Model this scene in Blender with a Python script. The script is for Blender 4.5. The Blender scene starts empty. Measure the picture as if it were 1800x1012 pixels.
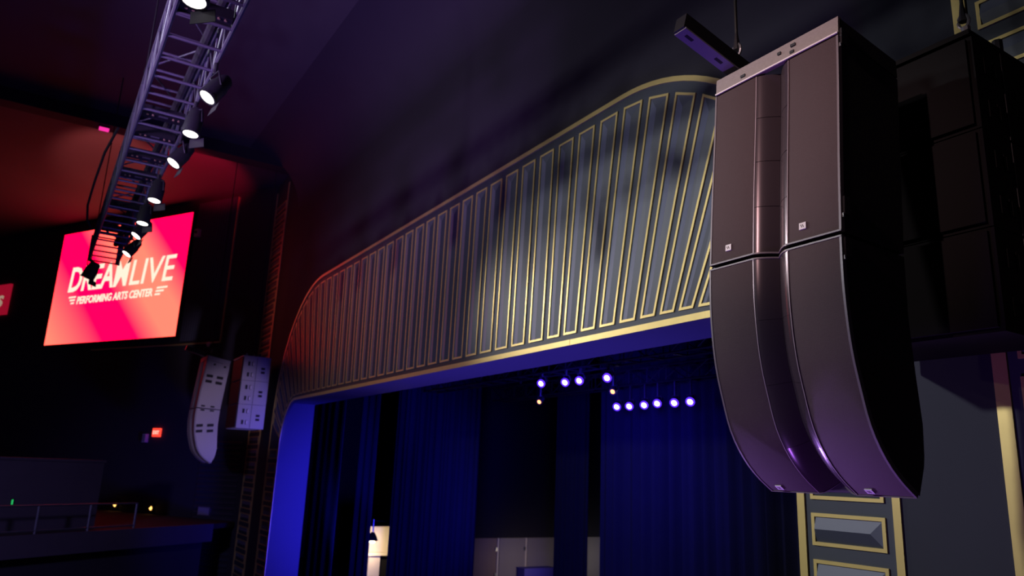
import bpy, bmesh, math, random
from mathutils import Vector, Matrix
random.seed(7)
S = bpy.context.scene
C = S.collection
PI = math.pi

# ------------------------------------------------------------------ camera
F_PX, YAW, PITCH, ROLL = 1326.74, math.radians(58.2386), math.radians(13.8577), math.radians(2.3517)
fw = Vector((-math.sin(YAW)*math.cos(PITCH), math.cos(YAW)*math.cos(PITCH), math.sin(PITCH)))
r0 = Vector((math.cos(YAW), math.sin(YAW), 0)); u0 = r0.cross(fw)
rt = r0*math.cos(ROLL)+u0*math.sin(ROLL); up = -r0*math.sin(ROLL)+u0*math.cos(ROLL)
cam = bpy.data.cameras.new('camera'); camo = bpy.data.objects.new('camera', cam); C.objects.link(camo)
camo.matrix_world = Matrix(((rt.x, up.x, -fw.x, 0), (rt.y, up.y, -fw.y, 0), (rt.z, up.z, -fw.z, 0), (0, 0, 0, 1)))
cam.sensor_width = 36; cam.lens = F_PX/1800*36; cam.clip_end = 300
cam.dof.use_dof = True; cam.dof.focus_distance = 5.3; cam.dof.aperture_fstop = 1.8
S.camera = camo

# ------------------------------------------------------------------ world, exposure, big lights
w = bpy.data.worlds.new('world'); S.world = w; w.use_nodes = True
w.node_tree.nodes['Background'].inputs[0].default_value = (0.10, 0.085, 0.22, 1)
w.node_tree.nodes['Background'].inputs[1].default_value = 0.05
vs = S.view_settings; vs.view_transform = 'Standard'; vs.look = 'None'; vs.gamma = 1; vs.exposure = 0.0
vs.use_curve_mapping = False

def spot(name, loc, target, power, color, angle, blend=0.5, radius=0.15):
    l = bpy.data.lights.new(name, 'SPOT'); l.energy = power; l.color = color
    l.spot_size = math.radians(angle); l.spot_blend = blend; l.shadow_soft_size = radius
    o = bpy.data.objects.new(name, l); C.objects.link(o); o.location = loc
    o.rotation_euler = (Vector(target)-Vector(loc)).to_track_quat('-Z', 'Y').to_euler()
    return o
# front-of-house lamps washing the proscenium; the truss and its added loom throw the bands of shade
spot('house_light_high', (-13.0, -12, 7.5), (-5.6, 5.8, 0.4), 6900, (0.93, 0.95, 1.0), 32, 1.0, 0.42)
spot('house_light_low', (-10.5, -12, 4.1), (-11.5, 5.8, 3.6), 2300, (0.86, 0.84, 1.0), 54, 1.0, 0.45)
# lamps on the near loudspeaker, and violet floor lamps under it
spot('speaker_light', (-2.2, -7.0, 6.2), (-3.05, 3.8, 2.4), 3000, (1.0, 0.63, 0.62), 14, 1.0, 0.12)
spot('violet_floor_light', (-3.3, 1.7, -5.3), (-3.0, 4.1, 0.2), 560, (0.42, 0.14, 1.0), 46, 1.0, 0.2)
spot('violet_stage_edge_light', (-11.0, 5.5, -4.2), (-3.0, 4.2, 0.2), 2600, (0.48, 0.24, 1.0), 14, 1.0, 0.2)
# violet wash on the ceiling, the truss and the far side of the house
spot('violet_haze_fill', (-6.0, -3.5, 3.0), (-13.0, 4.6, 8.4), 2500, (0.60, 0.30, 1.0), 60, 1.0, 0.4)  # added in place of the purple haze overhead
spot('violet_truss_fill', (-3.5, -2.5, -4.5), (-11.5, 0.9, 4.6), 1300, (0.42, 0.34, 1.0), 34, 1.0, 0.3)  # added fill from below to bring out the truss
spot('violet_box_fill', (-7.0, -6.0, 2.0), (-23.0, 1.0, -2.5), 1800, (0.42, 0.34, 1.0), 36, 1.0, 0.4)  # added to lift the dark box seats
spot('far_speaker_light', (-9.0, 2.2, -4.5), (-22.3, 4.6, 1.3), 1900, (0.76, 0.56, 1.0), 12, 0.6, 0.3)
# red spots added near the far truss end to throw patches on the ceiling
spot('red_ceiling_fill', (-19.6, 0.7, 5.5), (-25.3, 0.8, 9.1), 3200, (1.0, 0.17, 0.15), 30, 0.7, 0.2)
spot('red_ceiling_fill', (-19.6, 1.4, 5.5), (-24.4, 3.1, 9.1), 3200, (1.0, 0.01, 0.05), 30, 0.6, 0.2)
# blue stage wash
spot('blue_side_wash', (-8.0, 7.6, -3.6), (-21.0, 6.3, -1.6), 2000, (0.035, 0.018, 1.0), 30, 0.8, 0.4)
spot('blue_up_wash', (-9.5, 4.6, -5.6), (-10.5, 6.3, 1.7), 1500, (0.12, 0.07, 1.0), 110, 0.9, 0.6)
spot('blue_stage_wash', (-13.0, 6.95, -2.6), (-22.8, 9.0, -0.3), 3600, (0.03, 0.025, 1.0), 58, 1.0, 0.5)
spot('blue_leg_fill', (-18.6, 6.2, -4.0), (-22.6, 8.9, 0.2), 900, (0.03, 0.04, 1.0), 24, 0.8, 0.3)  # extra light added to brighten the second curtain leg
spot('blue_rear_wash', (-11.5, 8.6, 1.5), (-16.0, 13.0, -1.5), 800, (0.04, 0.02, 1.0), 140, 1.0, 0.5)

# ------------------------------------------------------------------ pixel to place
def ray(x, y): return fw*F_PX+rt*(x-900)-up*(y-506)
def onX(x, y, X): d = ray(x, y); return d*(X/d.x)
def onY(x, y, Y): d = ray(x, y); return d*(Y/d.y)
def onZ(x, y, Z): d = ray(x, y); return d*(Z/d.z)
SP0 = Vector((-28.0, 3.83, 0)); SN = Vector((0.499, -0.8666, 0)); SD = Vector((-0.8666, -0.499, 0))   # left splay wall
def onS(x, y): d = ray(x, y); return d*(SN.dot(SP0)/SN.dot(d))

# ------------------------------------------------------------------ materials
def mat(name, col, rough=0.6, metal=0.0, noise=0.0, scale=8.0, bump=0.0, bscale=200.0, spec=0.5):
    m = bpy.data.materials.new(name); m.use_nodes = True; nt = m.node_tree; b = nt.nodes['Principled BSDF']
    b.inputs['Base Color'].default_value = (*col, 1); b.inputs['Roughness'].default_value = rough
    b.inputs['Metallic'].default_value = metal; b.inputs['Specular IOR Level'].default_value = spec
    if noise or bump: tc = nt.nodes.new('ShaderNodeTexCoord')
    if noise:
        n = nt.nodes.new('ShaderNodeTexNoise'); n.inputs['Scale'].default_value = scale; n.inputs['Detail'].default_value = 4
        nt.links.new(tc.outputs['Object'], n.inputs['Vector'])
        mx = nt.nodes.new('ShaderNodeMix'); mx.data_type = 'RGBA'
        mx.inputs[6].default_value = (*[c*(1-noise) for c in col], 1); mx.inputs[7].default_value = (*[min(1, c*(1+noise)) for c in col], 1)
        nt.links.new(n.outputs['Fac'], mx.inputs[0]); nt.links.new(mx.outputs[2], b.inputs['Base Color'])
    if bump:
        n2 = nt.nodes.new('ShaderNodeTexNoise'); n2.inputs['Scale'].default_value = bscale
        nt.links.new(tc.outputs['Object'], n2.inputs['Vector'])
        bp = nt.nodes.new('ShaderNodeBump'); bp.inputs['Strength'].default_value = bump; bp.inputs['Distance'].default_value = 0.01
        nt.links.new(n2.outputs['Fac'], bp.inputs['Height']); nt.links.new(bp.outputs['Normal'], b.inputs['Normal'])
    return m
def emit(name, col, strength):
    m = bpy.data.materials.new(name); m.use_nodes = True; nt = m.node_tree; nt.nodes.clear()
    e = nt.nodes.new('ShaderNodeEmission'); e.inputs[0].default_value = (*col, 1); e.inputs[1].default_value = strength
    o = nt.nodes.new('ShaderNodeOutputMaterial'); nt.links.new(e.outputs[0], o.inputs[0]); return m
M = dict(
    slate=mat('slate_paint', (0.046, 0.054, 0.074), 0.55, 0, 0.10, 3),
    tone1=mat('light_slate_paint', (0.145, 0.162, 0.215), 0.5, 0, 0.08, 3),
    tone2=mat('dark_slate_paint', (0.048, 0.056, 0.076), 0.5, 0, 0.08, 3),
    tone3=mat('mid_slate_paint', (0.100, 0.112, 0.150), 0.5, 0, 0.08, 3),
    gold=mat('gold_paint', (0.80, 0.62, 0.22), 0.38, 0.45, 0.08, 6),
    wall=mat('dark_wall', (0.030, 0.028, 0.040), 0.8, 0, 0.15, 1.5),
    wallnavy=mat('navy_wall', (0.019, 0.021, 0.034), 0.75, 0, 0.12, 2),
    ceil=mat('dark_ceiling', (0.058, 0.050, 0.060), 0.85, 0, 0.12, 0.8),
    reveal=mat('reveal_paint', (0.20, 0.20, 0.24), 0.7, 0, 0.06, 1.0),
    plaster=mat('dark_plaster', (0.027, 0.023, 0.036), 0.8, 0, 0.12, 1.0),
    bluelit=mat('blue_lit_paint', (0.06, 0.05, 0.40), 0.6),  # blue light falling on the crate, put into its base colour
    floor=mat('dark_floor', (0.03, 0.025, 0.03), 0.7, 0, 0.2, 2),
    stagefl=mat('stage_floor', (0.04, 0.035, 0.03), 0.5, 0, 0.2, 2),
    blackbox=mat('speaker_black', (0.012, 0.011, 0.013), 0.65, 0, 0.1, 20),
    subblack=mat('sub_black', (0.004, 0.0035, 0.004), 0.8, spec=0.15),
    grille=mat('grille_cloth', (0.056, 0.031, 0.033), 0.75, 0, 0.30, 260, 0.35, 320),
    fin=mat('waveguide_plastic', (0.070, 0.052, 0.060), 0.24, 0.35, 0.05, 30),
    rim=mat('speaker_rim', (0.18, 0.15, 0.16), 0.4),
    bumper=mat('rigging_plate', (0.28, 0.24, 0.23), 0.55, 0.2, 0.12, 40, 0.2, 120),
    lipglint=mat('lip_highlight', (0.40, 0.32, 0.34), 0.3, 0.3),  # highlight along the groove edges, put into a pale colour
    steel=mat('steel', (0.35, 0.36, 0.38), 0.35, 0.8),
    blacksteel=mat('black_steel', (0.02, 0.02, 0.025), 0.45, 0.3),
    bluesteel=mat('painted_beam', (0.24, 0.24, 0.30), 0.5),
    greybox=mat('speaker_grey', (0.48, 0.46, 0.50), 0.6, 0, 0.12, 60, 0.2, 120),
    greyedge=mat('speaker_grey_edge', (0.30, 0.28, 0.32), 0.6, 0, 0.12, 60),
    hole=mat('handle_recess', (0.012, 0.012, 0.016), 0.6),
    white=mat('white_plate', (0.80, 0.76, 0.74), 0.5),
    truss=mat('truss_paint', (0.14, 0.14, 0.17), 0.4, 0.4),
    can=mat('lamp_black', (0.03, 0.03, 0.035), 0.4, 0.2),
    knob=mat('brass_knob', (0.5, 0.36, 0.2), 0.4, 0.5),
    cable=mat('black_cable', (0.012, 0.012, 0.012), 0.6),
    curtain=mat('stage_velvet', (0.0045, 0.0055, 0.027), 0.9, 0, 0.2, 4),
    blackcurtain=mat('black_masking_cloth', (0.015, 0.013, 0.02), 0.95),
    flat=mat('backstage_flat', (0.30, 0.27, 0.27), 0.7, 0, 0.1, 2),
    brownflat=mat('brown_flat', (0.24, 0.17, 0.14), 0.7, 0, 0.1, 2),
    cream=mat('cream_paint', (0.75, 0.68, 0.55), 0.6),
    balc=mat('balcony_paint', (0.085, 0.070, 0.095), 0.7, 0, 0.12, 2),
    carpet=mat('balcony_carpet', (0.05, 0.03, 0.025), 0.9, 0, 0.3, 12),
    ledwhite=emit('white_lens', (1.0, 0.93, 0.86), 4.0),
    ledhalo=emit('blue_halo', (0.085, 0.02, 1.0), 2.2),  # halo round the blue stage lights, put into a glowing ring
    ledcore=emit('lens_core', (0.80, 0.72, 1.0), 9.0),
    ledorange=emit('orange_lens', (1.0, 0.30, 0.10), 5.0),
    ledwarm=emit('amber_lens', (1.0, 0.50, 0.12), 3.0),
    ledgreen=emit('green_lens', (0.02, 0.45, 0.12), 1.0),
    ledpink=emit('pink_lens', (1.0, 0.03, 0.35), 1.2),
    exitred=emit('exit_red', (1.0, 0.05, 0.03), 1.6),
    exitface=emit('exit_letters', (1.0, 0.45, 0.35), 1.5),
    dimred=emit('red_sign_face', (0.30, 0.004, 0.02), 0.9),
    dimletter=emit('red_sign_letters', (0.50, 0.33, 0.24), 0.7),
    text=emit('screen_letters', (1.0, 0.80, 0.62), 1.15),
    warmglow=emit('work_light_glow', (1.0, 0.72, 0.45), 14.0),
)

# ------------------------------------------------------------------ mesh helpers
class MB:
    def __init__(s): s.v = []; s.f = []
    def add(s, vs, fs):
        o = len(s.v); s.v += [tuple(v) for v in vs]; s.f += [tuple(i+o for i in f) for f in fs]; return s
    def box(s, x0, x1, y0, y1, z0, z1):
        return s.add([(x0,y0,z0),(x1,y0,z0),(x1,y1,z0),(x0,y1,z0),(x0,y0,z1),(x1,y0,z1),(x1,y1,z1),(x0,y1,z1)],
                     [(0,3,2,1),(4,5,6,7),(0,1,5,4),(1,2,6,5),(2,3,7,6),(3,0,4,7)])
    def obox(s, c, ax, ay, az, hx, hy, hz):            # oriented box
        c, ax, ay, az = Vector(c), Vector(ax).normalized(), Vector(ay).normalized(), Vector(az).normalized()
        vs = [c+ax*hx*a+ay*hy*b+az*hz*d for d in (-1,1) for a, b in ((-1,-1),(1,-1),(1,1),(-1,1))]
        return s.add(vs, [(0,3,2,1),(4,5,6,7),(0,1,5,4),(1,2,6,5),(2,3,7,6),(3,0,4,7)])
    def tube(s, pts, r, n=8):
        pts = [Vector(p) for p in pts]; vs = []; fs = []
        for i, p in enumerate(pts):
            t = (pts[min(i+1, len(pts)-1)]-pts[max(i-1, 0)]).normalized()
            a = t.cross(Vector((0, 0, 1)));
            if a.length < 0.05: a = t.cross(Vector((1, 0, 0)))
            a.normalize(); b = t.cross(a)
            rr = r[i] if isinstance(r, (list, tuple)) else r
            vs += [p+(a*math.cos(k*2*PI/n)+b*math.sin(k*2*PI/n))*rr for k in range(n)]
        for i in range(len(pts)-1):
            for k in range(n): fs.append((i*n+k, i*n+(k+1) % n, (i+1)*n+(k+1) % n, (i+1)*n+k))
        fs.append(tuple(range(n))[::-1]); fs.append(tuple((len(pts)-1)*n+k for k in range(n)))
        return s.add(vs, fs)
    def prism(s, poly, off):                           # closed polygon (3-D points) pushed by off
        off = Vector(off); n = len(poly); vs = [Vector(p) for p in poly]; vs += [p+off for p in vs]
        fs = [tuple(range(n)), tuple(range(2*n-1, n-1, -1))]+[(i, i+n, (i+1) % n+n, (i+1) % n) for i in range(n)]
        return s.add(vs, fs)
    def rings(s, rr, cap=True):                        # list of rings (same count), closed around
        n = len(rr[0]); vs = [v for r in rr for v in r]; fs = []
        for i in range(len(rr)-1):
            for k in range(n): fs.append((i*n+k, i*n+(k+1) % n, (i+1)*n+(k+1) % n, (i+1)*n+k))
        if cap: fs.append(tuple(range(n))[::-1]); fs.append(tuple((len(rr)-1)*n+k for k in range(n)))
        return s.add(vs, fs)
    def build(s, name, m, parent=None, smooth=False, fix=True):
        me = bpy.data.meshes.new(name); me.from_pydata(s.v, [], s.f); me.update()
        if fix:
            bm = bmesh.new(); bm.from_mesh(me); bmesh.ops.recalc_face_normals(bm, faces=bm.faces); bm.to_mesh(me); bm.free()
        me.materials.append(M[m])
        if smooth:
            for p in me.polygons: p.use_smooth = True
            me.set_sharp_from_angle(angle=math.radians(35))
        o = bpy.data.objects.new(name, me); C.objects.link(o)
        if parent: o.parent = parent
        return o
def tag(o, label=None, cat=None, group=None, kind=None):
    if label: o['label'] = label
    if cat: o['category'] = cat
    if group: o['group'] = group
    if kind: o['kind'] = kind
    return o
def empty(name, loc, label, cat, group=None):
    o = bpy.data.objects.new(name, None); C.objects.link(o); o.location = loc; o.empty_display_size = 0.1
    return tag(o, label, cat, group)
def copy_tree(o, parent=None):
    c = o.copy(); C.objects.link(c)
    c.parent = parent
    for ch in list(o.children): copy_tree(ch, c)
    return c
def rel(o, parent):   # parent keeping the place of world-built geometry under an Empty that only translates
    o.parent = parent; o.matrix_parent_inverse = Matrix.Translation(-Vector(parent.location)); return o

# ------------------------------------------------------------------ proscenium wall
YP = 5.82; XC = -12.637; PITCHP = 0.482
FLOOR = -6.0; CEIL = 9.12; ZB, ZT = 1.67, 4.83
class Side:
    def __init__(s, sg, inner_half, in_a, in_b, out_start, out_half, out_b, scale):
        s.sg = sg; s.knots = [(a*scale[0], b*scale[1]) for a, b in ((0,0),(4.4,4.219),(4.885,4.59),(5.371,4.97),(5.854,5.345),(6.32,5.71),(6.78,6.06),(7.26,6.378),(7.74,6.669),(8.22,6.945))]
        s.inn = s.curve(inner_half-in_a, in_a, in_b, ZB); s.out = s.curve(out_start, out_half-out_start, out_b, ZT)
        s.knots += [(s.out[1], s.inn[1])]
    def curve(s, x0, a, b, z):
        pts = [(0.0, 0.0, z), (x0, x0, z)]; L = x0; px, pz = x0, z
        for i in range(1, 49):
            t = i/48*PI/2; x = x0+a*math.sin(t); zz = z-b+b*math.cos(t)
            L += math.hypot(x-px, zz-pz); pts.append((L, x, zz)); px, pz = x, zz
        end = L; pts.append((L+20, px, pz-20)); return pts, end
    def ev(s, cv, q):
        p = cv[0]
        for i in range(len(p)-1):
            if q <= p[i+1][0]:
                t = (q-p[i][0])/(p[i+1][0]-p[i][0]); return Vector((XC+s.sg*(p[i][1]+t*(p[i+1][1]-p[i][1])), 0, p[i][2]+t*(p[i+1][2]-p[i][2])))
    def nrm(s, cv, q):
        d = s.ev(cv, q+0.02)-s.ev(cv, max(0, q-0.02)) if q > 0.02 else Vector((s.sg, 0, 0))
        n = Vector((-d.z, 0, d.x))*s.sg; n.normalize(); return n
    def u(s, q):
        k = s.knots
        for i in range(len(k)-1):
            if q <= k[i+1][0]: return k[i][1]+(q-k[i][0])/(k[i+1][0]-k[i][0])*(k[i+1][1]-k[i][1])
        return k[-1][1]+(q-k[-1][0])
RS = Side(1, 8.161, 1.03, 1.2, 5.77, 9.107, 3.96, (1, 1))
LS = Side(-1, 8.393, 1.03, 1.2, 5.99, 9.45, 3.96, (1.03, 1.026))
XIN = {1: XC+8.161, -1: XC-8.393}; XOUT = {1: XC+9.107, -1: XC-9.45}
WING = {1: (-2.75, -1.15), -1: (-23.15, -24.62)}        # inner and outer edge of the ribbed wing panels
wall = MB()
for sd in (RS, LS):
    qo = [sd.out[1]*i/60 for i in range(61)]
    io = [(sd.ev(sd.inn, sd.u(q)), sd.ev(sd.out, q)) for q in qo]
    io += [(Vector((XIN[sd.sg], 0, FLOOR)), Vector((XOUT[sd.sg], 0, FLOOR)))]
    for (a, b), (c, d) in zip(io, io[1:]):
        wall.add([(p.x, YP, p.z) for p in (a, b, d, c)], [(0,1,2,3)])
    for (a, b), (c, d) in zip(io[:-1], io[1:-1]):
        wall.add([(b.x, YP, b.z), (b.x, YP, CEIL), (d.x, YP, CEIL), (d.x, YP, d.z)], [(0,1,2,3)])
wall_front = wall.build('wall_front', 'slate', fix=False)
bm = bmesh.new(); bm.from_mesh(wall_front.data); bmesh.ops.remove_doubles(bm, verts=bm.verts, dist=0.0005)
bmesh.ops.recalc_face_normals(bm, faces=bm.faces)
for f_ in bm.faces:
    if f_.normal.y > 0: f_.normal_flip()
bm.to_mesh(wall_front.data); bm.free()
# the field above the painted band is plain dark plaster
wall_front.data.materials.append(M['plaster'])
for p in wall_front.data.polygons:
    if max(wall_front.data.vertices[i].co.z for i in p.vertices) > CEIL-0.01: p.material_index = 1
tag(wall_front, 'dark slate proscenium wall with gold outlined panels round the stage opening', 'wall', kind='structure')
# reveal (jambs and soffit)
rv = MB(); rs_ = MB()
for sd in (RS, LS):
    pts = [sd.ev(sd.inn, q) for q in [0]+[sd.inn[0][1][0]+(sd.inn[1]-sd.inn[0][1][0])*i/24 for i in range(25)]]+[Vector((XIN[sd.sg], 0, FLOOR))]
    for a, b in zip(pts, pts[1:]):
        rv.add([(a.x, YP+.002, a.z), (b.x, YP+.002, b.z), (b.x, YP+.07, b.z), (a.x, YP+.07, a.z)], [(0,1,2,3)])
        if a.z < ZB-.001 and b.z > FLOOR+1: rv.add([(a.x, YP+.07, a.z), (b.x, YP+.07, b.z), (XIN[sd.sg], YP+.07, ZB)], [(0,1,2)])
    x = XIN[sd.sg]
    rs_.add([(XC, YP+.07, ZB), (x, YP+.07, ZB), (x, YP+.86, ZB), (XC, YP+.86, ZB), (x, YP+.07, FLOOR), (x, YP+.86, FLOOR)], [(0,1,2,3), (1,4,5,2)])
rev = rv.build('arch_lip', 'reveal', wall_front, smooth=True, fix=False)
rev = rs_.build('reveal', 'reveal', wall_front, fix=False); rev['label'] = 'plain soffit and jambs lit blue'
# gold bands
def band(name, sd, cv, qs, d0, d1, proud=0.016, tail=None):
    m = MB(); rr = []
    for q in qs:
        p = sd.ev(cv, q); n = sd.nrm(cv, q); a, b = p+n*d0, p+n*d1
        rr.append([(a.x, YP, a.z), (a.x, YP-proud, a.z), (b.x, YP-proud, b.z), (b.x, YP, b.z)])
    if tail is not None:
        a, b = rr[-1][0], rr[-1][2]; rr.append([(a[0], YP, tail), (a[0], YP-proud, tail), (b[0], YP-proud, tail), (b[0], YP, tail)])
    m.rings(rr); return m.build(name, 'gold', wall_front)
for sd in (RS, LS):
    x0 = sd.inn[0][1][0]; n = 3
    for i in range(n): band('gold_band', sd, sd.inn, [x0*i/n+.003, x0*(i+1)/n-.003], 0.0, 0.075, 0.016+0.002*(i % 2))
    band('gold_band', sd, sd.inn, [x0+(sd.inn[1]-x0)*i/24 for i in range(25)], 0.0, 0.075, 0.018, FLOOR)
    x0 = sd.out[0][1][0]
    band('gold_band', sd, sd.out, [0, x0/2, x0]+[x0+(sd.out[1]-x0)*i/30 for i in range(1, 31)], -0.065, 0.0, 0.018, FLOOR)
# panels: a raised hipped field inside a gold frame
def deco(q4, parent, fr=0.03, name='panel', h=0.022, nrm=Vector((0, -1, 0)), swap=False):
    """q4: four corners (3-D) going round; axis 0: the long way is 0->3 / 1->2"""
    q = [Vector(p) for p in q4]; c = sum(q, Vector())/4
    def inset(q, d):
        out = []
        for i in range(4):
            e1 = (q[i]-q[i-1]).normalized(); e2 = (q[(i+1) % 4]-q[i]).normalized()
            b = (e2-e1); s_ = max(0.3, e1.cross(e2).length); out.append(q[i]+b*(d/s_))
        return out
    qi = inset(q, fr)
    w_ = (qi[1]-qi[0]).length/2; w2 = (qi[2]-qi[3]).length/2; L = ((qi[3]+qi[2])/2-(qi[0]+qi[1])/2)
    r0_ = (qi[0]+qi[1])/2+L.normalized()*w_; r1_ = (qi[3]+qi[2])/2-L.normalized()*w2
    r0_ = (qi[0]+qi[1])/2
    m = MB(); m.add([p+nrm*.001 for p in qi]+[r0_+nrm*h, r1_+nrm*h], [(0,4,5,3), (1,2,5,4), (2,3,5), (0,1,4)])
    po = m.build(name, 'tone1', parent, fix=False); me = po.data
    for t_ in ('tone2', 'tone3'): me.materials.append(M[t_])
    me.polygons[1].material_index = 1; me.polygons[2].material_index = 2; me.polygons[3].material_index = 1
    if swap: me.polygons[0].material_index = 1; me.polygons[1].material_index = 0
    bm = bmesh.new(); bm.from_mesh(me)
    for f_ in bm.faces:
        if f_.normal.dot(nrm) < 0: f_.normal_flip()
    bm.to_mesh(me); bm.free()
    g = MB(); vs = [p+nrm*.0 for p in q]+[p+nrm*.016 for p in q]+[p+nrm*.016 for p in qi]+[p+nrm*.0 for p in qi]
    fs = []
    for i in range(4):
        j = (i+1) % 4; fs += [(i,j,4+j,4+i),(4+i,4+j,8+j,8+i),(8+i,8+j,12+j,12+i)]
    g.add(vs, fs); g.build('frame', 'gold', po)
    return po
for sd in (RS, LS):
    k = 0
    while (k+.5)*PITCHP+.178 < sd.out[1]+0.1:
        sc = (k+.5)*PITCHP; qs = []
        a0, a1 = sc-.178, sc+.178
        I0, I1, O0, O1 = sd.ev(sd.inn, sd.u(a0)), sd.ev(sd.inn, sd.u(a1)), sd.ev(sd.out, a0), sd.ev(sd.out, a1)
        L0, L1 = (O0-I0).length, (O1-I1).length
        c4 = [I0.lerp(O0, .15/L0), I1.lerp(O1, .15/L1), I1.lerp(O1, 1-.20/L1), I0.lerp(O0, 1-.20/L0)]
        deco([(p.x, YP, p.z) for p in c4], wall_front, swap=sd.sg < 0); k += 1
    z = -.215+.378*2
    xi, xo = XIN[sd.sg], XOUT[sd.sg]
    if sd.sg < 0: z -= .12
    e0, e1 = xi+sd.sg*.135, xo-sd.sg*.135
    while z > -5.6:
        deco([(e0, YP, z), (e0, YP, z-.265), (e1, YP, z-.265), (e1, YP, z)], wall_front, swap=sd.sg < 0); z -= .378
# wing panels either side (wide ribs), plain strip between
for sg, nm in ((1, 'right'), (-1, 'left')):
    a, b = WING[sg]
    m = MB(); m.box(min(XOUT[sg], a), max(XOUT[sg], a), YP, YP+.1, FLOOR, CEIL)
    st = m.build('wall_strip_'+nm, 'wallnavy'); tag(st, 'plain navy wall strip beside the proscenium at the %s array' % ('near' if sg > 0 else 'far'), 'wall', kind='structure')
    m = MB(); m.box(min(a, b), max(a, b), YP, YP+.1, FLOOR, CEIL)
    wg = m.build('wall_wing_'+nm, 'slate'); tag(wg, 'tall slate wing wall of wide gold framed ribs at the %s array' % ('near' if sg > 0 else 'far'), 'wall', kind='structure')
    for e in (a+sg*.05, b-sg*.05):
        m = MB(); m.box(e-.05, e+.05, YP-.018, YP, FLOOR, CEIL-.3); m.build('gold_band', 'gold', wg)
    z = 3.41-.372*20+.372*13+.0
    z = 3.41+.372*13
    i0, i1 = a+sg*.175, b-sg*.175
    while z > -5.6:
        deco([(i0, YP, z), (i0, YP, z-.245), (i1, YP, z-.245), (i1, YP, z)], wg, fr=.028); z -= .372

# ------------------------------------------------------------------ room shell
m = MB(); m.box(-52, 14, -16, YP+16, FLOOR-.1, FLOOR); tag(m.build('floor', 'floor'), kind='structure')
m = MB(); m.box(-52, 14, -16, YP, CEIL, CEIL+.1); ceo = tag(m.build('ceiling', 'ceil'), kind='structure')
m = MB(); rr_ = []
for i in range(13):
    t = i/12*PI/2; rr_.append([(x, YP-1.6+1.6*math.cos(t), CEIL-1.6+1.6*math.sin(t)) for x in (-21.9, 6.0)])
for a_, b_ in zip(rr_, rr_[1:]): m.add([a_[0], a_[1], b_[1], b_[0]], [(0,1,2,3)])
cv_ = m.build('trim_2', 'plaster', None, fix=False); bm = bmesh.new(); bm.from_mesh(cv_.data); bmesh.ops.remove_doubles(bm, verts=bm.verts, dist=.0005); bm.to_mesh(cv_.data); bm.free()
for p in cv_.data.polygons: p.use_smooth = True
tag(cv_, 'smooth dark cove where the proscenium wall meets the ceiling', kind='structure')
A = SP0+SD*-3.93
def splay(t, off=0.0): return SP0+SD*t+SN*off
m = MB(); m.obox((splay(9)+Vector((0, 0, (FLOOR+CEIL)/2)))-SN*.1, SD, SN, (0,0,1), 12.95, .1, (CEIL-FLOOR)/2)
wall_left = tag(m.build('wall_left', 'wall'), kind='structure')
m = MB(); m.obox((Vector((-1.1, YP, 0))+Vector((0.8666, -.499, 0))*6+Vector((.0499, .0867, 1.56))), (0.8666, -.499, 0), (.499, .8666, 0), (0,0,1), 6, .1, 7.56)
tag(m.build('wall_right', 'wall'), kind='structure')
# ribs on the splay wall: fine horizontal boards low down, upright boards beside the screen
for i in range(38):
    z = .55-i*.165
    m = MB(); c = splay(-2.9, .02); m.prism([splay(-3.75)+Vector((0,0,z)), splay(-3.75, .05)+Vector((0,0,z+.05)), splay(-3.75)+Vector((0,0,z+.11))], SD*1.75)
    m.build('rib', 'slate', wall_left)
for i in range(17):
    t = -.22-i*.115
    m = MB(); m.prism([splay(t-.035)+Vector((0,0,3.98)), splay(t, .05)+Vector((0,0,3.98)), splay(t+.035)+Vector((0,0,3.98))], (0,0,5.0)); m.build('rib', 'slate', wall_left)
m = MB(); m.obox(splay(1.2, .03)+Vector((0,0,3.86)), SD, SN, (0,0,1), 3.4, .03, .022); m.build('gold_band', 'gold', wall_left)
m = MB(); m.obox(splay(-2.2, .03)+Vector((0,0,6.4)), SD, SN, (0,0,1), .02, .03, 2.55); m.build('gold_band', 'gold', wall_left)
# ceiling beam
m = MB(); m.box(-22.45, -21.95, -6, YP-.02, CEIL-.36, CEIL); tag(m.build('trim_1', 'blackcurtain'), 'dark beam crossing the ceiling above the red screen', kind='structure')
# stage house
m = MB(); m.box(-40, 4, YP+.87, 21, -4.6, -4.5); tag(m.build('stage_floor', 'stagefl'), 'dark stage floor behind the proscenium', 'floor', kind='structure')
m = MB(); m.box(-40, 4, 21, 21.1, -4.6, 10); tag(m.build('wall_back', 'wall'), kind='structure')
m = MB(); m.box(-40.1, -40, YP+.9, 21, -4.6, 10); tag(m.build('wall_stage_left', 'wall'), kind='structure')
m = MB(); m.box(-40, 4, YP+.87, 21, 6.0, 6.1); tag(m.build('ceiling_stage', 'blackcurtain'), kind='structure')

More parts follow.
